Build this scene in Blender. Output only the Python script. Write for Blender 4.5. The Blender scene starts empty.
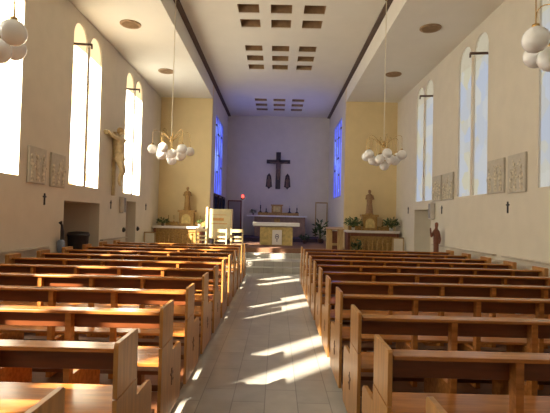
import bpy, bmesh, math, random
from mathutils import Vector, Matrix
random.seed(7)
PI = math.pi
S = bpy.context.scene
COL = S.collection

# ------------------------------------------------------------------ camera
F_PX = 450.0
cd = bpy.data.cameras.new('camera'); cam = bpy.data.objects.new('camera', cd); COL.objects.link(cam)
cd.sensor_fit = 'HORIZONTAL'; cd.sensor_width = 36.0; cd.lens = 36.0 * F_PX / 550.0; cd.clip_start = 0.05; cd.clip_end = 200
yaw, pitch, roll = math.radians(-0.25), math.radians(1.48), math.radians(1.38)
fwd = Vector((math.sin(yaw) * math.cos(pitch), math.cos(yaw) * math.cos(pitch), math.sin(pitch)))
rt0 = Vector((math.cos(yaw), -math.sin(yaw), 0)); up0 = rt0.cross(fwd)
rt = math.cos(roll) * rt0 + math.sin(roll) * up0; up = -math.sin(roll) * rt0 + math.cos(roll) * up0
cam.matrix_world = Matrix(((rt.x, up.x, -fwd.x, 0), (rt.y, up.y, -fwd.y, 0), (rt.z, up.z, -fwd.z, 1.7), (0, 0, 0, 1)))
S.camera = cam

# ------------------------------------------------------------------ light and exposure
W = bpy.data.worlds.new('World'); S.world = W; W.use_nodes = True
W.node_tree.nodes['Background'].inputs[0].default_value = (0.80, 0.90, 1.0, 1)
W.node_tree.nodes['Background'].inputs[1].default_value = 0.4
SUN_DIR = Vector((1.0, 1.10, -1.02))
sl = bpy.data.lights.new('sun', 'SUN'); sun = bpy.data.objects.new('sun', sl); COL.objects.link(sun)
sl.energy = 38.0; sl.angle = math.radians(1.1); sl.color = (1.0, 0.93, 0.82)
sun.rotation_euler = SUN_DIR.to_track_quat('-Z', 'Y').to_euler(); sun.location = (-15, 0, 18)
GLASS_LEFT, GLASS_RIGHT, GLASS_BLUE = 4.2, 0.44, 2.3
S.view_settings.view_transform = 'Standard'; S.view_settings.look = 'None'
S.view_settings.exposure = 0.27; S.view_settings.gamma = 1.0; S.view_settings.use_curve_mapping = False

# ------------------------------------------------------------------ materials
def new_mat(name):
    m = bpy.data.materials.new(name); m.use_nodes = True
    return m, m.node_tree, m.node_tree.nodes['Principled BSDF']

def mat(name, col, rough=0.6, noise=0.08, scale=6.0, metal=0.0, bump=0.0, stretch=(1, 1, 1), coords='Object', spec=0.5):
    m, nt, b = new_mat(name)
    tc = nt.nodes.new('ShaderNodeTexCoord'); mp = nt.nodes.new('ShaderNodeMapping'); mp.inputs['Scale'].default_value = stretch
    nz = nt.nodes.new('ShaderNodeTexNoise'); nz.inputs['Scale'].default_value = scale; nz.inputs['Detail'].default_value = 4
    rp = nt.nodes.new('ShaderNodeValToRGB')
    rp.color_ramp.elements[0].position = 0.3; rp.color_ramp.elements[1].position = 0.7
    rp.color_ramp.elements[0].color = tuple(c * (1 - noise) for c in col) + (1,)
    rp.color_ramp.elements[1].color = tuple(min(1, c * (1 + noise)) for c in col) + (1,)
    nt.links.new(tc.outputs[coords], mp.inputs['Vector']); nt.links.new(mp.outputs[0], nz.inputs['Vector'])
    nt.links.new(nz.outputs['Fac'], rp.inputs[0]); nt.links.new(rp.outputs[0], b.inputs['Base Color'])
    b.inputs['Roughness'].default_value = rough; b.inputs['Metallic'].default_value = metal
    b.inputs['Specular IOR Level'].default_value = spec
    if bump:
        bp = nt.nodes.new('ShaderNodeBump'); bp.inputs['Strength'].default_value = bump; bp.inputs['Distance'].default_value = 0.02
        nt.links.new(nz.outputs['Fac'], bp.inputs['Height']); nt.links.new(bp.outputs[0], b.inputs['Normal'])
    return m

def floor_mat():
    m, nt, b = new_mat('stone_tiles')
    tc = nt.nodes.new('ShaderNodeTexCoord'); mp = nt.nodes.new('ShaderNodeMapping')
    mp.inputs['Rotation'].default_value = (0, 0, PI / 2); mp.inputs['Location'].default_value = (0, 0.07, 0)
    br = nt.nodes.new('ShaderNodeTexBrick'); br.offset = 0.5
    br.inputs['Scale'].default_value = 1.0; br.inputs['Brick Width'].default_value = 0.6; br.inputs['Row Height'].default_value = 0.30
    br.inputs['Mortar Size'].default_value = 0.005; br.inputs['Mortar Smooth'].default_value = 0.2
    br.inputs['Color1'].default_value = (0.46, 0.43, 0.38, 1); br.inputs['Color2'].default_value = (0.36, 0.34, 0.31, 1)
    br.inputs['Mortar'].default_value = (0.20, 0.19, 0.17, 1)
    nz = nt.nodes.new('ShaderNodeTexNoise'); nz.inputs['Scale'].default_value = 5; nz.inputs['Detail'].default_value = 6
    mx = nt.nodes.new('ShaderNodeMixRGB'); mx.blend_type = 'MULTIPLY'; mx.inputs[0].default_value = 0.45
    nt.links.new(tc.outputs['Object'], mp.inputs['Vector']); nt.links.new(mp.outputs[0], br.inputs['Vector'])
    nt.links.new(tc.outputs['Object'], nz.inputs['Vector'])
    nt.links.new(br.outputs['Color'], mx.inputs[1]); nt.links.new(nz.outputs['Fac'], mx.inputs[2])
    ga = nt.nodes.new('ShaderNodeGamma'); ga.inputs[1].default_value = 0.8
    nt.links.new(mx.outputs[0], ga.inputs[0]); nt.links.new(ga.outputs[0], b.inputs['Base Color'])
    b.inputs['Roughness'].default_value = 0.30
    return m

def glass_mat(name, strength, tint, cols, scale, see=0.6):
    """lit leaded glass: daylight glow with pastel blocks, and a clear share that lets the sun in"""
    m = bpy.data.materials.new(name); m.use_nodes = True; nt = m.node_tree; nt.nodes.clear()
    out = nt.nodes.new('ShaderNodeOutputMaterial'); add = nt.nodes.new('ShaderNodeAddShader')
    em = nt.nodes.new('ShaderNodeEmission'); tr = nt.nodes.new('ShaderNodeBsdfTransparent')
    tr.inputs[0].default_value = tuple(c * see for c in tint) + (1,)
    tc = nt.nodes.new('ShaderNodeTexCoord'); vo = nt.nodes.new('ShaderNodeTexVoronoi'); vo.inputs['Scale'].default_value = scale
    vo.distance = 'MANHATTAN'
    rp = nt.nodes.new('ShaderNodeValToRGB'); rp.color_ramp.interpolation = 'LINEAR'
    el = rp.color_ramp.elements
    for i, c in enumerate(cols):
        p = i / (len(cols) - 1)
        if i == 0: e = el[0]; e.position = 0
        elif i == len(cols) - 1: e = el[-1]; e.position = 1
        else: e = el.new(p)
        e.color = tuple(c) + (1,)
    sep = nt.nodes.new('ShaderNodeSeparateColor')
    nt.links.new(tc.outputs['Object'], vo.inputs['Vector']); nt.links.new(vo.outputs['Color'], sep.inputs[0])
    nt.links.new(sep.outputs[0], rp.inputs[0]); nt.links.new(rp.outputs[0], em.inputs[0])
    em.inputs[1].default_value = strength
    nt.links.new(em.outputs[0], add.inputs[0]); nt.links.new(tr.outputs[0], add.inputs[1]); nt.links.new(add.outputs[0], out.inputs[0])
    return m

def emit_mat(name, col, s):
    m, nt, b = new_mat(name)
    b.inputs['Base Color'].default_value = tuple(col) + (1,); b.inputs['Emission Color'].default_value = tuple(col) + (1,)
    b.inputs['Emission Strength'].default_value = s
    return m

M = {}
M['wall'] = mat('cream_plaster', (0.67, 0.61, 0.505), 0.9, 0.03, 3)
M['wall_ochre'] = mat('ochre_plaster', (0.72, 0.57, 0.32), 0.9, 0.03, 3)
M['ceil'] = mat('ceiling_plaster', (0.76, 0.72, 0.64), 0.95, 0.02, 2)
M['niche'] = mat('niche_plaster', (0.66, 0.56, 0.46), 0.9, 0.04, 3)
M['brown'] = mat('brown_bar_gap_shade', (0.10, 0.055, 0.035), 0.6, 0.15, 8)
M['coffer'] = mat('coffer_brown', (0.34, 0.22, 0.12), 0.8, 0.15, 8)
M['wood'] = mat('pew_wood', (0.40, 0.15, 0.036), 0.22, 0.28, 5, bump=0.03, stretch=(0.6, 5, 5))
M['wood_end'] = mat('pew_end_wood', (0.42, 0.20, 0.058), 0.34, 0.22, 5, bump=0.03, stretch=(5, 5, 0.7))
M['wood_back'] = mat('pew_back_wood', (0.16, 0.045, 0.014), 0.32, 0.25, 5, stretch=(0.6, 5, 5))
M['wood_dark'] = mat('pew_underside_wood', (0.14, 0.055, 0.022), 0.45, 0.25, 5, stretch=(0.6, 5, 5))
M['wood_pale'] = mat('pale_wood', (0.74, 0.58, 0.32), 0.45, 0.12, 6, stretch=(4, 4, 1))
M['oak'] = mat('oak', (0.40, 0.26, 0.11), 0.5, 0.2, 6, stretch=(4, 4, 1))
M['carved'] = mat('carved_dark_wood', (0.18, 0.055, 0.026), 0.5, 0.25, 9)
M['blackwood'] = mat('black_wood', (0.035, 0.022, 0.025), 0.5, 0.2, 8)
M['corpus_dark'] = mat('dark_carved_figure', (0.17, 0.10, 0.07), 0.5, 0.25, 9)
M['ledge'] = mat('grey_ledge', (0.50, 0.44, 0.36), 0.6, 0.08, 6)
M['floor'] = floor_mat()
M['carpet'] = mat('red_brown_carpet', (0.20, 0.10, 0.06), 0.95, 0.2, 30)
M['carpet_dark'] = mat('dark_violet_carpet', (0.07, 0.05, 0.07), 0.95, 0.2, 30)
M['stone_step'] = mat('step_stone', (0.42, 0.35, 0.28), 0.5, 0.1, 7)
M['relief'] = mat('carved_stone', (0.58, 0.52, 0.41), 0.85, 0.42, 18, bump=0.6)
M['relief_edge'] = mat('stone_slab', (0.52, 0.48, 0.41), 0.85, 0.08, 10)
M['gold'] = mat('gilded_wood', (0.36, 0.21, 0.065), 0.42, 0.3, 18, metal=0.25, bump=0.5)
M['goldstone'] = mat('golden_altar_stone', (0.60, 0.46, 0.18), 0.5, 0.22, 9, bump=0.15)
M['brass'] = mat('brass', (0.50, 0.32, 0.12), 0.25, 0.06, 8, metal=0.9)
M['rope'] = mat('pale_rod', (0.70, 0.62, 0.48), 0.5, 0.05, 8)
M['corpus'] = mat('pale_gilded_figure', (0.56, 0.44, 0.26), 0.5, 0.2, 12)
M['crossbeam'] = mat('pale_oak_beam', (0.50, 0.40, 0.22), 0.6, 0.15, 8)
M['white'] = mat('white_linen', (0.82, 0.80, 0.78), 0.8, 0.03, 8)
M['marble'] = mat('marble_slab', (0.70, 0.64, 0.60), 0.35, 0.06, 6)
M['black'] = mat('black_iron', (0.02, 0.018, 0.018), 0.45, 0.1, 8)
M['grey'] = mat('grey_cabinet', (0.60, 0.57, 0.53), 0.6, 0.05, 8)
M['dkgrey'] = mat('dark_grey_grille', (0.24, 0.23, 0.23), 0.7, 0.1, 20)
M['leaf'] = mat('dark_leaf', (0.035, 0.075, 0.02), 0.5, 0.35, 10)
M['leaf2'] = mat('mid_leaf', (0.08, 0.13, 0.03), 0.5, 0.35, 10)
M['pot'] = mat('pot', (0.22, 0.13, 0.10), 0.6, 0.1, 8)
M['potw'] = mat('white_pot', (0.65, 0.62, 0.58), 0.4, 0.05, 8)
M['bin'] = mat('dark_bin', (0.035, 0.028, 0.032), 0.5, 0.2, 10)
M['bluewhite'] = mat('pale_blue_plastic', (0.22, 0.28, 0.42), 0.4, 0.1, 10)
M['gold_cloth'] = mat('cream_panel', (0.68, 0.58, 0.34), 0.7, 0.1, 5)
M['orange_mark'] = mat('orange_band', (0.60, 0.30, 0.10), 0.7, 0.2, 12)
M['door'] = mat('door_paint', (0.36, 0.31, 0.30), 0.6, 0.05, 4)
M['red'] = emit_mat('red_lamp_glass', (1.0, 0.06, 0.04), 4.0)
M['flame'] = emit_mat('flame', (1.0, 0.8, 0.4), 3.0)
def globe_mat():
    m, nt, b = new_mat('opal_globe')
    b.inputs['Base Color'].default_value = (0.90, 0.90, 0.90, 1); b.inputs['Roughness'].default_value = 0.12
    b.inputs['Emission Color'].default_value = (0.9, 0.93, 1.0, 1); b.inputs['Emission Strength'].default_value = 0.0
    return m
M['globe'] = globe_mat()
M['glassL'] = glass_mat('sunlit_leaded_glass', GLASS_LEFT, (1, 0.97, 0.90), [(1, .97, .90), (.50, .30, .07), (.80, .66, .34), (1, .97, .90), (1, 1, .96), (1, .98, .90), (.95, 1, 1), (1, 1, .97), (.70, .80, .60)], 3.2, 0.75)
M['glassR'] = glass_mat('pastel_leaded_glass', GLASS_RIGHT, (0.9, 0.95, 1), [(.86, .80, .64), (.72, .78, .92), (.90, .87, .78), (.90, .82, .58), (.78, .82, .92), (.86, .82, .70)], 2.2, 0.2)
M['glassA'] = glass_mat('amber_arch_glow', 1.25, (1, 0.8, 0.5), [(1, .72, .36), (.95, .70, .38)], 1.5, 0.0)  # left arch heads: the warm light on them is put in as emission
M['archGlowR'] = glass_mat('cream_arch_glow', 0.46, (1, 0.9, 0.6), [(.90, .80, .60), (.86, .76, .56)], 1.5, 0.08)  # right arch heads: near wall colour, brightness put in as emission
M['glassB'] = glass_mat('blue_stained_glass', GLASS_BLUE, (0.1, 0.2, 1), [(.06, .07, .55), (.10, .15, .75), (.07, .08, .45), (.24, .36, .95), (.08, .10, .6)], 1.6, 0.0)
M['glassD'] = glass_mat('dark_blue_pane', 0.03, (0.1, 0.2, 1), [(.10, .12, .4), (.1, .1, .3)], 3, 0.0)

# ------------------------------------------------------------------ mesh builder
class MB:
    def __init__(s): s.v = []; s.f = []; s.sm = []
    def add(s, vs, fs, smooth=False):
        n = len(s.v); s.v += [tuple(v) for v in vs]; s.f += [tuple(i + n for i in f) for f in fs]; s.sm += [smooth] * len(fs); return s
    def hexa(s, p): return s.add(p, [(0, 3, 2, 1), (4, 5, 6, 7), (0, 1, 5, 4), (1, 2, 6, 5), (2, 3, 7, 6), (3, 0, 4, 7)])
    def box(s, x0, x1, y0, y1, z0, z1):
        return s.hexa([(x0, y0, z0), (x1, y0, z0), (x1, y1, z0), (x0, y1, z0), (x0, y0, z1), (x1, y0, z1), (x1, y1, z1), (x0, y1, z1)])
    def rbox(s, c, size, rz=0, rx=0, ry=0):
        R = Matrix.Rotation(rz, 3, 'Z') @ Matrix.Rotation(ry, 3, 'Y') @ Matrix.Rotation(rx, 3, 'X'); h = [a / 2 for a in size]; P = []
        for z in (-1, 1):
            for x, y in ((-1, -1), (1, -1), (1, 1), (-1, 1)): P.append(Vector(c) + R @ Vector((x * h[0], y * h[1], z * h[2])))
        return s.hexa(P)
    def prism(s, pts, axis, a, b):
        """pts: 2D outline; extruded along axis between a and b"""
        def mk(p, t): return {'x': (t, p[0], p[1]), 'y': (p[0], t, p[1]), 'z': (p[0], p[1], t)}[axis]
        n = len(pts); vs = [mk(p, a) for p in pts] + [mk(p, b) for p in pts]
        fs = [tuple(range(n))[::-1], tuple(range(n, 2 * n))] + [(i, (i + 1) % n, n + (i + 1) % n, n + i) for i in range(n)]
        return s.add(vs, fs)
    def tube(s, pts, r, seg=8, cap=True):
        pts = [Vector(p) for p in pts]; n = len(pts); rr = r if isinstance(r, (list, tuple)) else [r] * n
        rings = []
        for i, p in enumerate(pts):
            t = (pts[min(i + 1, n - 1)] - pts[max(i - 1, 0)]).normalized()
            a = Vector((0, 0, 1)) if abs(t.z) < 0.9 else Vector((1, 0, 0)); u = t.cross(a).normalized(); w = t.cross(u)
            rings.append([p + (u * math.cos(2 * PI * k / seg) + w * math.sin(2 * PI * k / seg)) * rr[i] for k in range(seg)])
        vs = [v for R in rings for v in R]
        fs = [(i * seg + k, i * seg + (k + 1) % seg, (i + 1) * seg + (k + 1) % seg, (i + 1) * seg + k) for i in range(n - 1) for k in range(seg)]
        s.add(vs, fs, True)
        if cap:
            s.add(rings[0], [tuple(range(seg))[::-1]]); s.add(rings[-1], [tuple(range(seg))])
        return s
    def lathe(s, prof, c=(0, 0, 0), seg=20, sx=1, sy=1):
        vs = []; n = len(prof)
        for r, z in prof:
            for k in range(seg): vs.append((c[0] + sx * r * math.cos(2 * PI * k / seg), c[1] + sy * r * math.sin(2 * PI * k / seg), c[2] + z))
        fs = [(i * seg + k, i * seg + (k + 1) % seg, (i + 1) * seg + (k + 1) % seg, (i + 1) * seg + k) for i in range(n - 1) for k in range(seg)]
        fs += [tuple(range(seg))[::-1], tuple(range((n - 1) * seg, n * seg))]
        return s.add(vs, fs, True)
    def ball(s, c, r, seg=16, sc=(1, 1, 1)):
        h = seg // 2; vs = [(c[0], c[1], c[2] - r * sc[2])]
        for i in range(1, h):
            a = -PI / 2 + PI * i / h
            for k in range(seg):
                b = 2 * PI * k / seg; vs.append((c[0] + r * sc[0] * math.cos(a) * math.cos(b), c[1] + r * sc[1] * math.cos(a) * math.sin(b), c[2] + r * sc[2] * math.sin(a)))
        vs.append((c[0], c[1], c[2] + r * sc[2])); T = len(vs) - 1
        fs = [(0, 1 + (k + 1) % seg, 1 + k) for k in range(seg)]
        for i in range(h - 2):
            for k in range(seg):
                a = 1 + i * seg; fs.append((a + k, a + (k + 1) % seg, a + seg + (k + 1) % seg, a + seg + k))
        a = 1 + (h - 2) * seg; fs += [(a + k, a + (k + 1) % seg, T) for k in range(seg)]
        return s.add(vs, fs, True)
    def build(s, name, m, parent=None, bevel=0.0, loc=None):
        me = bpy.data.meshes.new(name); me.from_pydata(s.v, [], s.f); me.materials.append(m)
        bm = bmesh.new(); bm.from_mesh(me); bmesh.ops.recalc_face_normals(bm, faces=bm.faces); bm.to_mesh(me); bm.free()
        for p, q in zip(me.polygons, s.sm): p.use_smooth = q
        o = bpy.data.objects.new(name, me); COL.objects.link(o)
        if parent: o.parent = parent
        if loc: o.location = loc
        if bevel:
            b = o.modifiers.new('bevel', 'BEVEL'); b.width = bevel; b.segments = 2; b.limit_method = 'ANGLE'
        return o

def struct(o): o['kind'] = 'structure'; return o
def tag(o, label, cat, group=None):
    o['label'] = label; o['category'] = cat
    if group: o['group'] = group
    return o
def thing(name, loc, label, cat, group=None, rz=0):
    o = bpy.data.objects.new(name, None); COL.objects.link(o); o.location = loc; o.rotation_euler = (0, 0, rz); o.empty_display_size = 0.1
    return tag(o, label, cat, group)
def dup(root, loc, label, rz=None, group=None):
    r = root.copy(); COL.objects.link(r); r.location = loc; r['label'] = label
    if rz is not None: r.rotation_euler = (0, 0, rz)
    if group: r['group'] = group
    for ch in list(root.children):
        c = ch.copy(); COL.objects.link(c); c.parent = r
        for g in list(ch.children):
            d = g.copy(); COL.objects.link(d); d.parent = c
    return r

# ================================================================== STRUCTURE
WX = 4.6; CW = 2.6; YB = -4.5; YE = 17.4; YC = 22.9; ZS = 6.3; ZN = 6.9; ZR = 7.3; T = 0.25
PZ = 0.32; CZ = 0.64; HZ = 0.80          # crossing floor, chancel floor, high altar floor
struct(MB().box(-WX - T, WX + T, YB - .2, 13.9, -0.2, 0).build('floor', M['floor']))
struct(MB().box(-WX - T, WX + T, 13.9, 14.35, -0.2, 0.16).box(-WX - T, WX + T, 14.35, YE, -0.2, PZ).box(-2.5, 2.5, 15.5, 15.9, PZ, 0.48).build('trim_1', M['floor']))
struct(MB().box(-2.5, 2.5, 15.9, YE, PZ, CZ).box(-CW, CW, YE, YC, 0, CZ).build('trim_2', M['carpet']))
struct(MB().box(-2.1, 2.1, 20.3, YC, CZ, HZ).build('trim_3', M['carpet_dark']))

CENT = [14.2, 10.69, 7.15, 3.6, 0.05]
SP = 5.70                                  # springing of the arches
def arch_pts(y0, y1, z, n=10):
    c, r = (y0 + y1) / 2, (y1 - y0) / 2
    return [(c - r * math.cos(PI * i / n), z + r * math.sin(PI * i / n)) for i in range(n + 1)]
def side_wall(name, sgn, doors, sill):
    xa, xb = sgn * WX, sgn * (WX + T); mb = MB(); ZL = 2.2
    lo, hi = min(xa, xb), max(xa, xb)
    y = YB
    for (d0, d1, top) in sorted(doors):
        mb.box(lo, hi, y, d0, 0, ZL); mb.box(lo, hi, d0, d1, top, ZL); y = d1
    mb.box(lo, hi, y, YE + .2, 0, ZL)
    y = YB
    for c in sorted(CENT):
        for (a, b) in ((c - .80, c - .07), (c + .07, c + .80)):
            mb.box(lo, hi, y, a, ZL, ZR); mb.box(lo, hi, a, b, ZL, sill)
            A = arch_pts(a, b, SP)
            for i in range(len(A) - 1):
                (p, q), (r, s) = A[i], A[i + 1]
                mb.hexa([(lo, p, q), (hi, p, q), (hi, r, s), (lo, r, s), (lo, p, ZR), (hi, p, ZR), (hi, r, ZR), (lo, r, ZR)])
            y = b
    mb.box(lo, hi, y, YE + .2, ZL, ZR)
    return struct(mb.build(name, M['wall']))
side_wall('wall_left', -1, [(9.70, 11.66, 1.97), (13.72, 14.66, 2.12)], 2.35)
side_wall('wall_right', 1, [(13.42, 15.05, 2.08)], 2.35)
# recesses behind the openings in the side walls
def recess(name, sgn, y0, y1, top, depth, m):
    a, b = sgn * (WX + T), sgn * (WX + T + depth); lo, hi = min(a, b), max(a, b); t = 0.1
    e0, e1 = (b, b + t) if sgn > 0 else (b - t, b)
    for nm, bb in (('_back', (e0, e1, y0 - t, y1 + t, 0, top + t)), ('_near_side', (lo, hi, y0 - t, y0, 0, top + t)), ('_far_side', (lo, hi, y1, y1 + t, 0, top + t)),
                   ('_head', (lo, hi, y0, y1, top, top + t)), ('_floor', (lo, hi, y0, y1, -.2, 0))):
        struct(MB().box(*bb).build(name + nm, m))
recess('wall_left_recess', -1, 9.70, 11.66, 1.97, 0.9, M['niche'])
recess('wall_left_doorway', -1, 13.72, 14.66, 2.12, 0.5, M['niche'])
recess('wall_right_recess', 1, 13.42, 15.05, 2.08, 0.3, M['wall'])
# end walls of the side aisles and the chancel
for nm, s in (('wall_end_left', -1), ('wall_end_right', 1)):
    a, b = sorted((s * CW, s * (WX + T)))
    struct(MB().box(a, b, YE, YE + .2, 0, ZR).build(nm, M['wall_ochre']))
struct(MB().box(-WX - T, WX + T, YB - .2, YB, 0, ZR).build('wall_back', M['wall']))
struct(MB().box(-CW - .2, CW + .2, YC, YC + .2, 0, ZR).build('wall_front', M['wall']))
WY0, WY1, WZ0, WZ1 = 18.5, 21.0, 2.65, 5.95
for nm, s in (('wall_chancel_left', -1), ('wall_chancel_right', 1)):
    a, b = sorted((s * CW, s * (CW + .2)))
    mb = MB().box(a, b, YE + .2, WY0, 0, ZR).box(a, b, WY1, YC, 0, ZR).box(a, b, WY0, WY1, 0, WZ0).box(a, b, WY0, WY1, WZ1, ZR)
    struct(mb.build(nm, M['wall']))
# ceilings: low side ceilings with a fascia up to the raised nave ceiling
for nm, s in (('ceiling_left', -1), ('ceiling_right', 1)):
    a, b = sorted((s * CW, s * (WX + T)))
    mb = MB().box(a, b, YB, YE, ZS, ZS + .12)
    a, b = sorted((s * CW, s * (CW + .12))); mb.box(a, b, YB, YE, ZS + .12, ZR)
    struct(mb.build(nm, M['ceil']))
    a, b = sorted((s * CW, s * (CW - .13)))
    struct(MB().box(a, b, YB, YC, ZN - .05, ZN + .02).build('gap_shade_left' if s < 0 else 'gap_shade_right', M['brown']))  # dark strip paints the shade of the slot between fascia and nave ceiling
HX = [(-1.09, -.56), (-.27, .26), (.56, 1.09)]
HY = [(9.94, 10.42), (10.84, 11.32), (11.68, 12.19), (13.46, 13.92), (14.30, 14.80), (15.15, 15.66), (19.50, 19.95), (20.35, 20.85), (21.25, 21.68)]
mb = MB(); y = YB
for (a, b) in HY:
    mb.box(-CW, CW, y, a, ZN, ZN + .02); x = -CW
    for (p, q) in HX: mb.box(x, p, a, b, ZN, ZN + .02); x = q
    mb.box(x, CW, a, b, ZN, ZN + .02); y = b
mb.box(-CW, CW, y, YC, ZN, ZN + .02)
struct(mb.build('ceiling', M['ceil']))
struct(MB().box(-WX - T, WX + T, YB - .2, YC + .2, ZR, ZR + .15).build('ceiling_roof_slab', M['ceil']))
rows_n = ['nearest row', 'second row', 'third row', 'fourth row', 'fifth row', 'sixth row', 'seventh row', 'eighth row', 'farthest row']
mb = MB(); w, d, h, t = .53, .48, .26, .02
mb.box(-w/2, w/2, -d/2, d/2, h, h + t)
mb.box(-w/2 - t, -w/2, -d/2 - t, d/2 + t, .021, h + t); mb.box(w/2, w/2 + t, -d/2 - t, d/2 + t, .021, h + t)
mb.box(-w/2, w/2, -d/2 - t, -d/2, .021, h + t); mb.box(-w/2, w/2, d/2, d/2 + t, .021, h + t)
cof = None
for j, (a, b) in enumerate(HY):
    for i, (p, q) in enumerate(HX):
        lab = 'brown rectangular ceiling light well, %s of the %s from the viewer' % (('left', 'middle', 'right')[i], rows_n[j])
        L = ((p + q) / 2, (a + b) / 2, ZN)
        if cof is None: cof = mb.build('ceiling_light_well', M['coffer'], loc=L); tag(cof, lab, 'ceiling recess', 'rectangular recesses of the nave ceiling')
        else:
            c = cof.copy(); COL.objects.link(c); c.location = L; c['label'] = lab
for (x, y, l) in ((-3.64, 10.73, 'round brown ceiling vent over the left aisle, the nearer one'), (-3.63, 14.2, 'round brown ceiling vent over the left aisle, the farther one'),
                  (3.54, 10.58, 'round brown ceiling vent over the right aisle, the nearer one'), (3.55, 14.0, 'round brown ceiling vent over the right aisle, the farther one')):
    t_ = thing('ceiling_vent', (x, y, ZS - .025), l, 'ceiling vent', 'round ceiling vents')
    MB().lathe([(.20, .0), (.235, -.004), (.25, .010), (.25, .025)], seg=28).build('rim', M['coffer'], t_)
    g = MB()
    for k in range(-4, 5):
        r = math.sqrt(.19 ** 2 - (k * .04) ** 2); g.box(-r, r, k * .04 - .008, k * .04 + .008, -.012, -.003)
    g.build('grille', M['coffer'], t_)

# ------------------------------------------------------------------ windows
n = 0
for s in (-1, 1):
    for c in CENT:
        n += 1
        x = s * (WX + .05); lo, hi = x - .012, x + .012
        e0, e1 = sorted((s * (WX + .02), s * (WX + .16)))
        fr = MB().box(e0, e1, c - .035, c + .035, 2.35, SP + .1)
        fo = struct(fr.build('window_%d' % n, M['wall']))
        for (a, b) in ((c - .80, c - .07), (c + .07, c + .80)):
            MB().box(lo, hi, a, b, 2.35, 5.52).build('glass', M['glassL' if s < 0 else 'glassR'], fo)
            A = [(a, 5.52)] + arch_pts(a, b, SP) + [(b, 5.52)]
            MB().prism(A, 'x', lo, hi).build('arch_glow_panel', M['glassA' if s < 0 else 'archGlowR'], fo)  # panel filling the arch head, with its glow built into the material
            MB().box(lo - .006, hi + .006, a, a + .02, 2.35, SP).build('glazing_frame', M['wood_dark'] if s > 0 else M['crossbeam'], fo)
        MB().rbox((s * (WX - .18), c - .74, 5.48), (.40, .03, .05), rz=s * -.12).rbox((s * (WX - .37), c - .72, 5.43), (.03, .03, .09)).build('opening_bar', M['brown'], fo)
for s in (-1, 1):
    n += 1
    x = s * (CW + .08)
    a, b = sorted((s * (CW + .01), s * (CW + .12)))
    fr = MB()
    for k in range(5):
        yy = WY0 + (WY1 - WY0) * k / 4; fr.box(a, b, yy - .025, yy + .025, WZ0, WZ1)
    for zz in (WZ0 + .02, WZ1 - .02): fr.box(a, b, WY0, WY1, zz - .02, zz + .02)
    fo = struct(fr.build('window_%d' % n, M['blackwood'] if False else mat('blue_grey_frame%d' % n, (0.30, 0.34, 0.62), 0.6)))
    MB().box(x - .01, x + .01, WY0, WY1, WZ0, WZ1).build('glass', M['glassB'], fo)
    bl = MB()
    for (yy, zz) in ((18.9, 5.55), (19.55, 5.25), (19.6, 4.35), (19.15, 3.6), (20.4, 5.3), (20.5, 3.9)):
        bl.box(*sorted((s * (CW + .02), s * (CW + .06))), yy, yy + .4, zz, zz + .07)
    bl.build('glazing_bar', M['blackwood'], fo)
# three dark panels low on the chancel's left wall
for k in range(3):
    n += 1
    y0 = 18.35 + k * 1.35
    fr = MB().box(-CW, -CW + .05, y0, y0 + 1.0, CZ, CZ + .12).box(-CW, -CW + .05, y0, y0 + 1.0, 2.55, 2.65).box(-CW, -CW + .05, y0, y0 + .07, CZ, 2.65).box(-CW, -CW + .05, y0 + .93, y0 + 1.0, CZ, 2.65)
    fo = struct(fr.build('window_%d' % n, M['blackwood']))
    MB().box(-CW + .002, -CW + .02, y0 + .07, y0 + .93, CZ + .12, 2.55).build('pane', M['glassD'], fo)

# doors beside the high altar and the wooden ones of the side doorways
for k, (x0, x1) in enumerate(((-2.5, -1.80), (1.95, 2.57))):
    f = MB().box(x0, x0 + .05, YC - .05, YC, CZ if k == 0 else CZ, 2.5).box(x1 - .05, x1, YC - .05, YC, CZ, 2.5).box(x0, x1, YC - .05, YC, 2.5, 2.56)
    d = struct(f.build('door_%d' % (k + 1), M['carved'] if k == 0 else M['oak']))
    MB().box(x0 + .05, x1 - .05, YC - .03, YC - .002, CZ, 2.5).build('door_leaf', M['door'] if k == 0 else M['wall'], d)
d = struct(MB().box(-WX - .2, -WX - .02, 13.725, 13.765, PZ * 0 + .0, 2.10).build('door_3', M['carved']))
# grey ledges along the side walls
def ledge(nm, s, y0, y1):
    a, b = sorted((s * WX, s * (WX - .09))); z = 1.0 if s < 0 else 1.03
    struct(MB().box(a, b, y0, y1, z, z + .03).build(nm, M['ledge']))
ledge('trim_6', -1, -3.0, 8.95); ledge('trim_7', -1, 11.75, 13.65); ledge('trim_8', 1, -3.0, 9.05); ledge('trim_9', 1, 9.42, 13.1)

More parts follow.
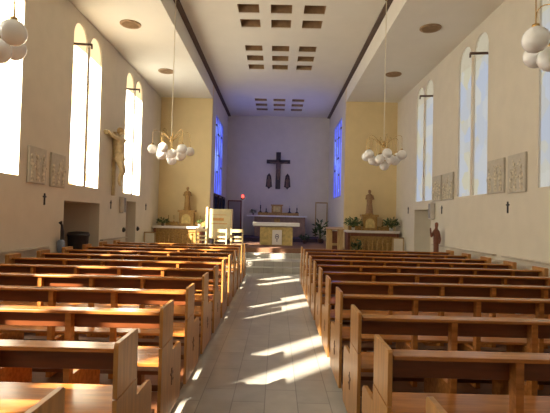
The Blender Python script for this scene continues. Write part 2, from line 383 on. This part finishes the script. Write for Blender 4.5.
# ================================================================== PEWS
ORD = ['nearest', 'second', 'third', 'fourth', 'fifth', 'sixth', 'seventh', 'eighth', 'ninth', 'tenth', 'eleventh', 'twelfth', 'farthest']
def pew_end(x0, x1):
    up_ = MB().prism([(0.0, .70), (.35, .70), (.35, .988), (.338, 1.0), (.012, 1.0), (0.0, .988)], 'x', x0, x1)
    arm = [(0.0, .075), (.68, .075), (.70, .10), (.70, .50)] + [(.62 + .08 * math.cos(a), .50 + .08 * math.sin(a)) for a in (PI/8, PI/4, 3*PI/8, PI/2)] + [(.36, .585), (.36, .692), (.0, .692)]
    lo_ = MB().prism(arm, 'x', x0, x1)
    return up_, lo_
def make_pew(side, L, label, group):
    """origin at the aisle end on the floor; side = -1 runs to the left, +1 to the right"""
    t = thing('church_pew', (0, 0, 0), label, 'pew', group)
    def bx(a, b): return tuple(sorted((side * a, side * b)))
    for a, b in ((0, .026), (L - .07, L)):
        u, l = pew_end(*bx(a, b)); 
        p = l.build('end_panel', M['wood_end'], t, bevel=.002); u.build('end_panel_top', M['wood_end'], p, bevel=.002)
        if a == 0: MB().box(*bx(-.004, .004), .33, .355, .30, .44).box(*bx(-.004, .004), .30, .385, .385, .405).box(*bx(-.004, .004), .355, .40, .33, .345).build('inlay', M['wood_dark'], p)
    MB().box(*bx(.05, L - .05), .07, .205, .925, .95).build('top_rail', M['wood'], t, bevel=.005)
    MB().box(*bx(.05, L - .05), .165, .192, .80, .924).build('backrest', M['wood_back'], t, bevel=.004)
    x0, x1 = bx(.05, L - .05)
    MB().hexa([(x0, .36, .435), (x1, .36, .435), (x1, .80, .45), (x0, .80, .45), (x0, .36, .465), (x1, .36, .465), (x1, .80, .48), (x0, .80, .48)]).build('seat', M['wood'], t, bevel=.005)
    for f in range(5 if L > 3.6 else 4):
        xs = .74 + .62 * f
        MB().box(*bx(xs, xs + .045), .09, .164, .075, .924).box(*bx(xs, xs + .045), .164, .72, .075, .43).build('support', M['wood'], t)
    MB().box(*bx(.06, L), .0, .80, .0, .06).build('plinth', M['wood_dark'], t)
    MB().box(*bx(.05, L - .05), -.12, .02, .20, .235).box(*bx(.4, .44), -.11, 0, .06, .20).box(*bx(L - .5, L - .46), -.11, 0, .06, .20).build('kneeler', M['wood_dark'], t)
    return t
pl = make_pew(-1, 3.54, 'wooden pew left of the aisle, nearest row to the viewer', 'pews of the left block')
pr = make_pew(1, 3.76, 'wooden pew right of the aisle, nearest row to the viewer', 'pews of the right block')
pl.location = (-.84, 1.49, 0); pr.location = (.62, 1.49, 0)
for k in range(1, 12):
    w = ORD[k] + ' row counted from the viewer' if k < 11 else 'farthest row, next to the chancel steps'
    dup(pl, (-.84, 1.49 + .965 * k, 0), 'wooden pew left of the aisle, ' + w)
    if k < 11:
        dup(pr, (.635 if k > 1 else .62, 1.49 + .965 * k, 0), 'wooden pew right of the aisle, ' + (w if k < 10 else 'farthest row, nearest to the lectern'))

# ================================================================== CHANDELIERS
def chandelier(loc, label, ztop):
    """origin at the hub"""
    t = thing('globe_chandelier', loc, label, 'chandelier', 'brass chandeliers with opal globes')
    MB().tube([(0, 0, .05), (0, 0, ztop - loc[2] - .02)], .010, 8).build('rod', M['rope'], t)
    MB().lathe([(.02, -.10), (.06, -.04), (.06, -.01), (.012, 0)], (0, 0, ztop - loc[2]), 16).build('ceiling_rose', M['brass'], t)
    hb = MB().ball((0, 0, 0), .045, 16).lathe([(.015, .03), (.03, .06), (.012, .12)], seg=12); hb.build('hub', M['brass'], t)
    spots = [(.42, 60 * k + 18, -.22) for k in range(6)] + [(.25, 60 * k + 48, -.33) for k in range(6)] + [(.02, 0, -.45)]
    for (r, a, z) in spots:
        a = math.radians(a); c, s_ = math.cos(a), math.sin(a)
        if r < .1: pts = [(0, 0, 0), (r, 0, -.15), (r, 0, z + .10)]
        else:
            H = .20 if r > .3 else .15
            pts = [(c * .03, s_ * .03, .0)]
            for i in range(1, 11):
                u = i / 10; rr = .03 + (r - .03) * (1 - math.cos(u * PI)) / 2 * .98; zz = H * math.sin(u * PI * .80) * (1 if u < .6 else 1); pts.append((c * (.03 + (r - .03) * math.sin(u * PI / 2)), s_ * (.03 + (r - .03) * math.sin(u * PI / 2)), zz * 1.1))
            pts[-1] = (c * r, s_ * r, pts[-2][2] - .05); pts.append((c * r, s_ * r, z + .10))
        arm = MB().tube(pts, .005, 6).build('arm', M['brass'], t)
        MB().lathe([(.022, .095), (.030, .10), (.030, .125), (.012, .135)], (c * r, s_ * r, z), 12).build('globe_cap', M['brass'], arm)
        MB().ball((c * r, s_ * r, z), .108, 20).build('opal_globe', M['globe'], arm)
    return t
ch = chandelier((-2.46, 10.3, 3.42), 'brass chandelier of white globes at left, farther one before the ochre wall', ZN)
for (x, y, z, l) in ((2.42, 10.3, 3.41, 'brass chandelier of white globes at right, farther one before the ochre wall'),
                     (-2.66, 3.72, 3.42, 'nearer left chandelier of white globes, cut off by the picture edge'),
                     (2.53, 3.70, 3.45, 'nearer right chandelier of white globes, cut off by the picture edge')):
    dup(ch, (x, y, z), l, rz=-math.radians(18) if y < 5 else .15)

# ================================================================== FIGURES
def skin_fig(name, J, E, m, parent, root=0, lvl=2):
    me = bpy.data.meshes.new(name); me.from_pydata([j[:3] for j in J], E, []); me.materials.append(m)
    o = bpy.data.objects.new(name, me); COL.objects.link(o); o.parent = parent
    sk = o.modifiers.new('skin', 'SKIN'); sk.use_smooth_shade = True
    for i, j in enumerate(J):
        sv = me.skin_vertices[0].data[i]; r = j[3]; sv.radius = (r, r) if not isinstance(r, tuple) else r; sv.use_root = (i == root)
    ss = o.modifiers.new('sub', 'SUBSURF'); ss.levels = lvl; ss.render_levels = lvl
    return o
def corpus(parent, H, m, depth):
    """crucified figure in the xz plane facing -y; origin at the feet; H is height to the crown"""
    k = H
    J = [(0, 0, .52, .085), (0, .0, .62, .075), (0, 0, .74, .088), (0, 0, .80, .075), (-.015, -.02, .85, .032),   # pelvis belly chest neckbase neck
         (-.03, -.035, .90, .055), (-.03, -.03, .965, .050),                                                   # head
         (.10, 0, .81, .042), (.22, 0, .81, .034), (.36, .03, .855, .024), (.40, .03, .865, .020), (.44, .02, .87, .012),
         (-.10, 0, .81, .042), (-.22, 0, .81, .034), (-.36, .03, .855, .024), (-.40, .03, .865, .020), (-.44, .02, .87, .012),
         (.05, 0, .47, .062), (.06, -.07, .27, .045), (.02, 0, .08, .028), (.015, -.04, .0, .022),
         (-.05, 0, .47, .062), (-.04, -.08, .27, .045), (-.015, -.01, .09, .028), (-.012, -.05, .01, .022)]
    J = [(a * k, b * k, c * k, r * k) for a, b, c, r in J]
    E = [(0, 1), (1, 2), (2, 3), (3, 4), (4, 5), (5, 6), (3, 7), (7, 8), (8, 9), (9, 10), (10, 11), (3, 12), (12, 13), (13, 14), (14, 15), (15, 16), (0, 17), (17, 18), (18, 19), (19, 20), (0, 21), (21, 22), (22, 23), (23, 24)]
    o = skin_fig('corpus', J, E, m, parent)
    MB().lathe([(.085 * k, .42 * k), (.115 * k, .45 * k), (.108 * k, .50 * k), (.095 * k, .56 * k)], (0, -.005 * k, 0), 16, 1, .85).build('loincloth', M['corpus'] if m is M['corpus'] else m, o)
    hr = MB().ball((-.03 * k, -.018 * k, .945 * k), .060 * k, 12, (1, 1, 1.1)).build('hair', M['oak'] if m is M['corpus'] else M['blackwood'], o)
    return o

# large crucifix on the left wall (origin at the foot of the beam)
t = thing('wall_crucifix', (-WX, 12.48, 2.22), 'large pale gilded crucifix with corpus on the left wall between two window pairs', 'crucifix', rz=PI / 2)
MB().box(-.05, .05, -.08, -.0, 0, 1.78).box(-.72, .72, -.08, -.0, 1.60, 1.70).build('cross', M['crossbeam'], t, bevel=.006)
c = corpus(t, 1.62, M['corpus'], .2); c.location = (0, -.17, .26)
# dark crucifix over the high altar
t = thing('altar_crucifix', (.02, YC, 3.18), 'dark wooden crucifix with corpus on the wall above the high altar', 'crucifix')
MB().box(-.12, .12, -.07, -.002, 0, 1.88).box(-.60, .60, -.07, -.002, 1.30, 1.49).build('cross', M['blackwood'], t, bevel=.01)
c = corpus(t, 1.05, M['corpus_dark'], .1); c.location = (0, -.17, .45)
for x, l in ((-.44, 'dark carved figure plaque left of the altar crucifix'), (.50, 'dark carved figure plaque right of the altar crucifix')):
    t = thing('carved_figure', (x, YC, 3.16), l, 'carving', 'carved figures flanking the altar crucifix')
    ol = [(.0, 0), (.07, .10), (.17, .14), (.15, .22), (.13, .5), (.10, .70), (0, .83), (-.10, .70), (-.13, .5), (-.15, .22), (-.17, .14), (-.07, .10)]
    MB().prism(ol, 'y', -.05, 0).build('backing', M['blackwood'], t)
    MB().lathe([(.05, .12), (.09, .16), (.075, .35), (.085, .48), (.03, .56)], (0, -.07, 0), 14, 1, .7).ball((0, -.08, .61), .048, 12, (1, 1, 1.2)).tube([(-.08, -.08, .50), (-.09, -.14, .40), (0, -.15, .44), (.09, -.14, .40), (.08, -.08, .50)], .022, 8).build('figure', M['corpus_dark'], t)

# statues on the side altars
def statue(loc, H, label, arm, m):
    t = thing('saint_statue', loc, label, 'statue', 'saint statues on the side altars')
    k = H
    b = MB().lathe([(.15 * k, 0), (.16 * k, .03 * k), (.13 * k, .2 * k), (.115 * k, .4 * k), (.12 * k, .55 * k), (.135 * k, .70 * k), (.12 * k, .79 * k), (.05 * k, .835 * k), (.035 * k, .86 * k)], (0, 0, .05), 20, 1, .78)
    for q in range(7):
        a = -PI * (q + .5) / 7; b.tube([(.145 * k * math.cos(a), .11 * k * math.sin(a), .06), (.11 * k * math.cos(a), .09 * k * math.sin(a), .5 * k)], [.018 * k, .010 * k], 6)
    b.tube([(.12 * k, 0, .76 * k + .05), (.16 * k, -.05 * k, .62 * k + .05), (.05 * k, -.14 * k, .60 * k + .05)], [.045 * k, .042 * k, .025 * k], 8)
    b.tube([(-.12 * k, 0, .76 * k + .05), (-.16 * k, -.05 * k, .62 * k + .05), (-.04 * k, -.14 * k, .64 * k + .05)], [.045 * k, .042 * k, .025 * k], 8)
    b.build('robe', m, t)
    MB().ball((0, -.01 * k, .92 * k + .05), .060 * k, 16, (1, 1, 1.25)).tube([(0, -.065 * k, .93 * k + .05), (0, -.078 * k, .905 * k + .05)], [.008, .012], 6).build('head', m, t)
    MB().ball((0, .012 * k, .935 * k + .05), .068 * k, 14, (1, .9, 1.2)).build('veil', M['gold'], t)
    if arm == 'child':
        MB().lathe([(.03 * k, 0), (.05 * k, .04 * k), (.045 * k, .14 * k), (.02 * k, .18 * k)], (-.03 * k, -.15 * k, .60 * k + .05), 12).ball((-.03 * k, -.15 * k, .83 * k + .05 - .01), .035 * k, 12).build('child', m, t)
    else:
        MB().tube([(.11 * k, -.15 * k, .45 * k), (.05 * k, -.15 * k, .95 * k)], .010, 6).ball((-.03 * k, -.15 * k, .68 * k + .05), .04 * k, 10, (1, .6, 1.3)).build('staff', M['gold'], t)
    MB().lathe([(.18 * k, 0), (.18 * k, .03), (.16 * k, .05)], seg=20).build('base', M['gold'], t)
    return t

# ------------------------------------------------------------------ plants
def bushy(name, loc, r, h, n, label, potr, m, potm, seed, leafl=.14, up_=.5, cat='plant', group=None):
    rnd = random.Random(seed); t = thing(name, loc, label, cat, group)
    MB().lathe([(potr * .75, 0), (potr * .95, potr * 1.3), (potr, potr * 1.3), (potr, potr * 1.5), (potr * .85, potr * 1.5)], seg=16).build('pot', potm, t)
    fo = MB(); st = MB(); z0 = potr * 1.4
    for _ in range(n):
        a = rnd.uniform(0, 2 * PI); rr = r * math.sqrt(rnd.random()); hh = z0 + (h - z0) * rnd.uniform(.25, 1) * (1 - .4 * rr / r)
        tip = Vector((rr * math.cos(a), rr * math.sin(a), hh))
        if rnd.random() < .3: st.tube([(0, 0, z0 - .02), (tip.x * .4, tip.y * .4, (z0 + hh) / 2 + .02), tip], .005, 5)
        d = Vector((math.cos(a) * rnd.uniform(.3, 1), math.sin(a) * rnd.uniform(.3, 1), rnd.uniform(-.3, up_ + .3))).normalized(); l = leafl * rnd.uniform(.6, 1.2)
        s = d.cross(Vector((rnd.uniform(-1, 1), rnd.uniform(-1, 1), 1))).normalized() * l * .22; nn = s.cross(d).normalized() * l * .06
        fo.add([tip, tip + d * l * .5 + s, tip + d * l, tip + d * l * .5 - s, tip + d * l * .5 + nn], [(0, 1, 4), (1, 2, 4), (2, 3, 4), (3, 0, 4)])
    st.build('stem', M['leaf2'], t); fo.build('foliage', m, t)
    return t

# ================================================================== SIDE ALTARS
def side_altar(x0, x1, label, m, kind):
    cx = (x0 + x1) / 2; hw = (x1 - x0) / 2
    t = thing('side_altar', (cx, 16.85, PZ), label, 'altar', 'side altars')
    MB().box(-hw - .04, hw + .04, -.40, .42, .92, 1.0).build('altar_slab', M['marble'], t, bevel=.008)
    b = MB().box(-hw + .08, hw - .08, -.32, .40, 0, .92); b.build('altar_body', m, t)
    for s in (-1, 1):
        MB().box(*sorted((s * (hw - .08), s * hw)), -.36, .40, 0, .92).build('side_post', M['carved'], t)
    rnd = random.Random(kind); g = MB()
    k = 9
    for i in range(k):
        x = -hw + .2 + (2 * hw - .4) * i / (k - 1)
        hh = rnd.uniform(.40, .62)
        g.lathe([(.055, 0), (.06, .05), (.04, hh * .6), (.05, hh * .8), (.02, hh * .88)], (x, -.335, .15), 10, 1, .5).ball((x, -.345, .15 + hh), .035, 10)
    g.build('relief_figures', M['gold'], t)
    MB().box(-hw + .1, hw - .1, -.345, -.32, .80, .90).box(-hw + .1, hw - .1, -.345, -.32, .03, .12).build('front_moulding', M['carved'] if kind == 2 else M['gold'], t)
    return t
side_altar(-4.50, -2.74, 'gilded side altar with pale slab against the left ochre wall', M['gold'], 1)
side_altar(2.62, 4.48, 'gilded side altar with reddish frame against the right ochre wall', M['gold'], 2)
def retable(cx, label):
    t = thing('altar_retable', (cx, 17.05, PZ + 1.0), label, 'retable', 'retables of the side altars')
    b = MB().box(-.31, .31, -.20, .20, 0, .06).box(-.27, .27, -.17, .17, .06, .52).box(-.32, .32, -.20, .20, .52, .60); b.build('pedestal', M['gold'], t, bevel=.006)
    A = arch_pts(-.17, .17, .28); MB().prism([(-.17, .10)] + A + [(.17, .10)], 'y', -.19, -.17).build('arched_panel', M['goldstone'], t)
    for a in (-.78, .32): MB().box(a, a + .46, -.10, .14, 0, .16).build('side_shelf', M['gold'], t)
    for x in (-.70, -.50, .50, .70):
        MB().lathe([(.035, 0), (.03, .02), (.010, .04), (.010, .10), (.025, .12), (.012, .13), (.012, .24)], (x, 0, .16), 10).build('candlestick', M['brass'], t)
retable(-3.40, 'gilded pedestal with candlesticks on the left side altar'); retable(3.50, 'gilded pedestal with candlesticks on the right side altar')
statue((-3.40, 17.05, PZ + 1.60), .83, 'pale gilded saint statue standing on the left side altar pedestal', 'staff', M['gold'])
statue((3.50, 17.05, PZ + 1.60), .88, 'brown and gold saint statue holding a child on the right side altar pedestal', 'child', mat('statue_brown', (0.30, 0.17, 0.08), 0.5, 0.3, 14))
bushy('potted_plant', (-4.22, 16.68, PZ + 1.0), .20, .30, 90, 'low dark potted plant on the left side altar beside the wall', .06, M['leaf'], M['pot'], 3, .10)
bushy('potted_plant', (-2.85, 16.62, PZ + 1.0), .08, .26, 40, 'small pale potted plant at the right end of the left side altar', .06, M['leaf2'], M['potw'], 4, .09)
bushy('potted_plant', (2.82, 16.56, PZ + 1.0), .26, .52, 170, 'dark spreading potted plant on the left end of the right side altar', .07, M['leaf'], M['potw'], 5, .13)
bushy('potted_plant', (4.22, 16.58, PZ + 1.0), .24, .50, 170, 'dark spreading potted plant on the right end of the right side altar', .08, M['leaf'], M['potw'], 6, .13)
bushy('potted_plant', (2.86, 16.05, PZ), .14, .72, 80, 'dark leafy plant standing on the floor before the right side altar', .10, M['leaf'], M['potw'], 8, .16)
bushy('potted_palm', (1.95, 20.0, CZ), .22, 1.08, 80, 'tall dark potted palm in front of the right chancel door', .13, M['leaf'], M['pot'], 9, .27, 1.0)
bushy('potted_plant', (1.22, 19.4, CZ), .20, .42, 70, 'low dark plant between the altar and the palm', .09, M['leaf'], M['pot'], 10, .15)
for i in range(4):
    bushy('potted_plant', (-2.0 + i * .30, 14.12, .16), .10, .42, 90, 'low green potted plant before the chairs, %s of the row of four' % ('leftmost', 'second from left', 'third from left', 'rightmost')[i], .06, M['leaf2'], M['pot'], 20 + i, .06, group='low plants before the chairs')

# ================================================================== MAIN ALTAR
t = thing('main_altar', (0, 18.0, CZ), 'golden stone altar table with white cloth at the end of the aisle', 'altar')
MB().box(-.64, .64, -.35, .35, 0, .70).build('altar_base', M['goldstone'], t, bevel=.01)
MB().box(-.55, .55, -.30, .30, .70, .76).build('altar_neck', M['stone_step'], t)
MB().box(-.90, .88, -.45, .45, .76, .86).build('altar_slab', M['marble'], t, bevel=.006)
MB().box(-.94, .90, -.47, .47, .862, .885).box(-.94, .90, -.485, -.465, .75, .885).build('altar_cloth', M['white'], t, bevel=.006)
t = thing('altar_banner', (.02, 17.62, CZ), 'white cloth banner with a dark round emblem hanging before the golden altar', 'banner')
MB().box(-.18, .20, -.02, .0, .02, .60).build('cloth', M['white'], t)
em = mat('emblem_ink', (0.08, 0.07, 0.16), 0.7)
ring = []
for i in range(25):
    a = 2 * PI * i / 24; ring.append((.01 + .065 * math.cos(a), -.024, .34 + .095 * math.sin(a)))
MB().tube(ring, .014, 6).tube([(.01, -.024, .24), (.01, -.024, .14)], .014, 6).ball((.01, -.024, .34), .03, 10, (1, .3, 1.3)).build('emblem', em, t)
# high altar
t = thing('high_altar', (.02, 22.1, HZ), 'high altar with bluish slab under the dark crucifix', 'altar')
MB().box(-1.47, 1.45, -.45, .45, .96, 1.03).build('altar_slab', M['white'], t, bevel=.008)
MB().box(-1.10, 1.36, -.35, .40, 0, .96).build('altar_body', mat('brown_marble', (0.24, 0.15, 0.12), 0.5, 0.2, 6), t)
MB().box(-.14, .14, -.37, -.35, .68, .88).build('front_panel', M['gold'], t)
MB().box(-.95, 1.05, -.10, .30, 1.03, 1.17).build('gradine', M['gold'], t)
t = thing('tabernacle', (.0, 22.10, HZ + 1.17), 'small gilded tabernacle box in the middle of the high altar', 'tabernacle')
MB().box(-.26, .26, -.18, .18, 0, .34).box(-.30, .30, -.20, .20, .34, .39).build('box', M['gold'], t)
MB().box(-.17, .17, -.20, -.18, .04, .30).build('door', M['goldstone'], t)
def candlestick(loc, h, label):
    t = thing('candlestick', loc, label, 'candlestick', 'dark candlesticks on the high altar')
    MB().lathe([(.09, 0), (.09, .02), (.04, .05), (.02, .10), (.035, h * .5), (.015, h * .55), (.045, h * .62), (.02, h * .64)], seg=14).build('holder', M['black'], t)
    MB().tube([(0, 0, h * .62), (0, 0, h)], .014, 8).build('candle', mat('wax', (0.45, 0.42, 0.42), 0.5), t)
for x, h, l in ((-.80, .56, 'dark candlestick at the left end of the high altar'), (.62, .36, 'dark candlestick right of the tabernacle'), (.98, .40, 'dark candlestick at the right end of the high altar'), (-.52, .30, 'short dark candlestick left of the tabernacle')):
    candlestick((x, 22.0 if x > -.7 else 21.95, HZ + 1.17 ), h, l)
bushy('altar_flowers', (-1.14, 21.80, HZ + 1.03), .12, .30, 60, 'dark posy of leaves at the left end of the high altar', .05, M['leaf'], M['pot'], 31, .10)
# sanctuary lamp on a tall stand
t = thing('sanctuary_lamp', (-1.62, 21.2, CZ), 'tall pale stand with a glowing red sanctuary lamp', 'lamp')
MB().lathe([(.16, 0), (.16, .03), (.05, .07), (.03, .10)], seg=16).build('base', M['brass'], t)
MB().tube([(0, 0, .08), (0, 0, 1.92)], .03, 10).build('pole', M['rope'], t)
MB().lathe([(.03, 1.90), (.10, 1.94), (.11, 1.97), (.05, 1.97)], seg=16).build('dish', M['brass'], t)
MB().lathe([(.03, 1.975), (.055, 2.02), (.055, 2.09), (.045, 2.12)], seg=16).build('red_glass', M['red'], t)
# ambo at left: cream panel with orange markings
t = thing('ambo', (-2.08, 16.18, PZ), 'cream ambo with broad front panel catching the sun, behind the pale chairs', 'lectern')
MB().box(-.36, .42, 0, .04, .62, 1.66).build('front_panel', M['gold_cloth'], t, bevel=.008)
MB().box(-.46, -.38, -.06, .40, .0, 1.72).build('side_panel', M['wood_pale'], t, bevel=.008)
MB().box(.43, .47, .0, .40, .0, 1.66).build('side_panel', M['wood_pale'], t, bevel=.008)
MB().box(-.36, .42, .05, .40, .58, .62).build('shelf', M['wood_pale'], t)
MB().box(-.22, .18, -.008, .0, 1.24, 1.34).box(-.26, .30, -.008, .0, 1.12, 1.15).box(-.26, .26, -.008, .0, 1.44, 1.46).build('marking', M['orange_mark'], t)
# pale ladder back chairs
def chair():
    t = thing('ladder_back_chair', (0, 0, 0), '', 'chair', 'pale chairs beside the ambo')
    for x in (-.19, .19):
        MB().box(x - .02, x + .02, -.20, -.16, 0, 1.0).build('leg', M['wood_pale'], t, bevel=.004)
        MB().box(x - .02, x + .02, .18, .22, 0, .45).build('leg', M['wood_pale'], t, bevel=.004)
    MB().box(-.21, .21, -.20, .23, .45, .48).build('seat', M['wood_pale'], t, bevel=.006)
    MB().box(-.17, .17, -.19, -.165, .58, .64).box(-.17, .17, -.19, -.165, .70, .76).box(-.19, .19, -.19, -.165, .88, .98).build('backrest', M['wood_pale'], t)
    MB().box(-.17, .17, -.19, -.17, .2, .23).box(-.17, .17, .19, .21, .2, .23).build('stretcher', M['wood_pale'], t)
    return t
c0 = chair(); c0.location = (-1.80, 14.70, PZ); c0['label'] = 'pale wooden ladder-back chair, middle of the three by the ambo'
dup(c0, (-1.32, 14.95, PZ), 'pale wooden ladder-back chair, rightmost of the three by the ambo', rz=.15)
dup(c0, (-2.42, 15.0, PZ), 'pale wooden ladder-back chair, leftmost of the three by the ambo', rz=-.2)
# lectern at right
t = thing('lectern', (1.95, 15.0, PZ), 'golden wooden lectern of two upright boards left of the right side altar', 'lectern')
for x in (-.19, .17): MB().box(x - .09, x + .09, -.12, .12, 0, 1.04).build('upright_board', M['oak'], t, bevel=.006)
MB().box(-.10, .08, -.03, .03, 0, 1.0).build('dark_centre', M['carved'], t)
MB().box(-.10, .08, -.08, .08, .52, .60).box(-.10, .08, -.08, .08, .22, .28).build('crossbar', M['oak'], t)
MB().hexa([(-.30, -.20, 1.04), (.28, -.20, 1.04), (.28, .20, 1.10), (-.30, .20, 1.10), (-.30, -.20, 1.07), (.28, -.20, 1.07), (.28, .20, 1.13), (-.30, .20, 1.13)]).build('reading_top', M['oak'], t)

# ================================================================== WALL PIECES
def relief(s, y0, y1, z0, z1, seed, label):
    rnd = random.Random(seed); cy = (y0 + y1) / 2; hw = (y1 - y0) / 2 - .02; h = z1 - z0
    t = thing('stone_relief', (s * (WX - .004), cy, z0), label, 'relief', 'carved stone reliefs of the side walls', rz=PI / 2 if s < 0 else -PI / 2)
    MB().box(-hw, hw, -.045, 0, 0, h).build('slab', M['relief_edge'], t, bevel=.008)
    g = MB()
    nf = rnd.choice((3, 4, 4))
    for i in range(nf):
        x = -hw + .12 + (2 * hw - .24) * i / (nf - 1) + rnd.uniform(-.02, .02); H = h * rnd.uniform(.55, .85); lean = rnd.uniform(-.06, .06)
        g.tube([(x, -.07, .04), (x + lean * .3, -.085, H * .35), (x + lean * .7, -.09, H * .68), (x + lean, -.085, H * .82)], [.065, .050, .060, .025], 10)
        g.ball((x + lean, -.10, H * .92), .040, 10, (1, 1, 1.2))
        dx = rnd.choice((-1, 1)); g.tube([(x + lean * .7, -.10, H * .72), (x + lean + dx * .08, -.12, H * rnd.uniform(.5, .65)), (x + lean + dx * .15, -.11, H * rnd.uniform(.5, .85))], [.028, .024, .018], 8)
        g.tube([(x - .02, -.10, .05), (x - .01, -.11, H * .4)], .016, 6); g.tube([(x + .03, -.10, .05), (x + .02, -.11, H * .4)], .014, 6)
    g.v = [(max(-hw + .02, min(hw - .02, v[0])), -.04 + (v[1] + .075) * .5, v[2]) for v in g.v]
    g.build('figures', M['relief'], t)
    cr = MB(); a = rnd.uniform(.5, .9)
    cr.rbox((rnd.uniform(-.05, .05), -.085, h * .62), (.035, .03, h * .66), ry=a); cr.rbox((rnd.uniform(-.05, .1), -.085, h * .72), (.03, .03, h * .34), ry=a - PI / 2)
    cr.v = [(v[0], -.04 + (v[1] + .08) * .5, v[2]) for v in cr.v]; cr.build('carved_cross', M['relief'], t)
relief(-1, 8.18, 8.83, 2.25, 2.93, 1, 'carved stone relief on the left wall, left one beside the first window')
relief(-1, 9.00, 9.63, 2.23, 2.92, 2, 'carved stone relief on the left wall, right one near the crucifix windows')
relief(1, 8.27, 8.94, 2.30, 3.04, 3, 'carved stone relief on the right wall, the one nearest the viewer')
relief(1, 9.06, 9.80, 2.33, 3.04, 4, 'carved stone relief on the right wall, second from the viewer')
relief(1, 11.69, 12.45, 2.30, 3.02, 5, 'carved stone relief on the right wall, third from the viewer')
relief(1, 12.54, 13.24, 2.30, 3.02, 6, 'carved stone relief on the right wall, farthest from the viewer')
def small_cross(s, y, z, label):
    t = MB().box(-.015, .015, -.02, 0, -.13, .10).box(-.055, .055, -.02, 0, .02, .05).build('wall_cross', M['black'])
    t.location = (s * WX, y, z); t.rotation_euler = (0, 0, PI / 2 if s < 0 else -PI / 2)
    tag(t, label, 'cross', 'small black wall crosses')
small_cross(-1, 8.86, 1.98, 'small black cross on the left wall below the two reliefs')
small_cross(-1, 12.42, 1.98, 'small black cross on the left wall below the large crucifix')
small_cross(-1, 15.75, 2.0, 'small black cross on the left wall beyond the doorway')
small_cross(1, 8.97, 2.04, 'small black cross on the right wall below the nearer reliefs')
small_cross(1, 12.55, 2.06, 'small black cross on the right wall below the farther reliefs')
small_cross(1, 15.75, 2.10, 'small black cross on the right wall beyond the recess')
for s, y, z, l in ((-1, 13.18, 1.74, 'grey column loudspeaker on the left wall by the doorway'), (1, 13.18, 1.78, 'grey column loudspeaker on the right wall by the recess')):
    t = thing('column_loudspeaker', (s * WX, y, z), l, 'loudspeaker', 'column loudspeakers', rz=PI / 2 if s < 0 else -PI / 2)
    MB().box(-.10, .10, -.14, -.02, 0, .48).box(-.02, .02, -.02, 0, .15, .33).build('cabinet', M['grey'], t, bevel=.008)
    MB().box(-.08, .08, -.148, -.14, .03, .45).build('grille', M['dkgrey'], t)
for y, l in ((13.50, 'small round black holy water stoup on the left wall before the doorway'), (14.86, 'small round black holy water stoup on the left wall beyond the doorway')):
    k = MB().lathe([(.075, 0), (.075, .03), (.05, .05), (.03, .07)], seg=16).build('holy_water_stoup', M['black']); k.location = (-WX, y, 1.24); k.rotation_euler = (0, PI / 2, 0); tag(k, l, 'stoup', 'black wall stoups')
# low radiator guards beside the side altars
for x, y, l in ((-4.38, 15.6, 'low brown framed screen against the left wall before the side altar'), (4.30, 15.9, 'low brown framed screen at the right wall beside the side altar')):
    t = thing('low_screen', (x, y, PZ), l, 'screen', 'low framed screens')
    a = -.2 if x < 0 else -.2
    MB().box(-.20, -.16, -.02, .02, 0, .80).box(.16, .20, -.02, .02, 0, .80).box(-.20, .20, -.02, .02, .76, .80).build('frame', M['oak'], t)
    MB().box(-.16, .16, -.008, .008, .05, .76).build('panel', M['wall'], t)
# bin and black stand in the left recess
t = thing('waste_bin', (-4.96, 11.28, 0), 'tall dark round bin inside the left wall recess', 'bin')
MB().lathe([(.20, 0), (.22, .5), (.25, 1.12), (.27, 1.14), (.27, 1.19), (.25, 1.20)], seg=24).build('body', M['bin'], t)
MB().lathe([(.26, 1.20), (.24, 1.23), (.10, 1.25)], seg=24).build('lid', M['black'], t)
t = thing('upright_cleaner', (-4.50, 9.42, 0), 'black upright cleaner with pale blue body leaning beside the left recess', 'appliance')
MB().box(-.07, .07, -.14, .14, 0, .10).lathe([(.03, .10), (.05, .12), (.04, .95)], seg=12).build('base', M['black'], t)
MB().lathe([(.05, .85), (.075, .90), (.075, 1.10), (.045, 1.14)], seg=14).build('canister', M['bluewhite'], t)
MB().tube([(0, 0, 1.12), (0, 0, 1.42), (0, -.03, 1.52), (0, -.10, 1.50), (0, .02, 1.45), (0, .08, 1.30), (0, .10, 1.0), (0, .05, .7)], .02, 8).build('hose', M['black'], t)
# carved wooden figure by the right wall
t = thing('wooden_figure', (4.40, 12.42, 0), 'reddish slim carved wooden figure raising an arm by the right wall recess', 'sculpture')
J = [(0, 0, .95, .075), (0, 0, 1.25, .085), (0, 0, 1.42, .075), (0, 0, 1.52, .035), (.0, -.02, 1.62, .055), (.0, -.02, 1.70, .045),
     (-.08, 0, 1.42, .035), (-.14, -.03, 1.28, .032), (-.17, -.05, 1.44, .026), (-.18, -.06, 1.54, .022),
     (.07, 0, 1.42, .035), (.10, -.03, 1.22, .032), (.05, -.09, 1.10, .026), (0, 0, .6, .085), (0, 0, .3, .09), (0, 0, .09, .10)]
skin_fig('carved_body', J, [(0, 1), (1, 2), (2, 3), (3, 4), (4, 5), (2, 6), (6, 7), (7, 8), (8, 9), (2, 10), (10, 11), (11, 12), (0, 13), (13, 14), (14, 15)], M['carved'], t)
MB().lathe([(.15, 0), (.15, .05), (.12, .08)], seg=20).build('base', M['carved'], t)
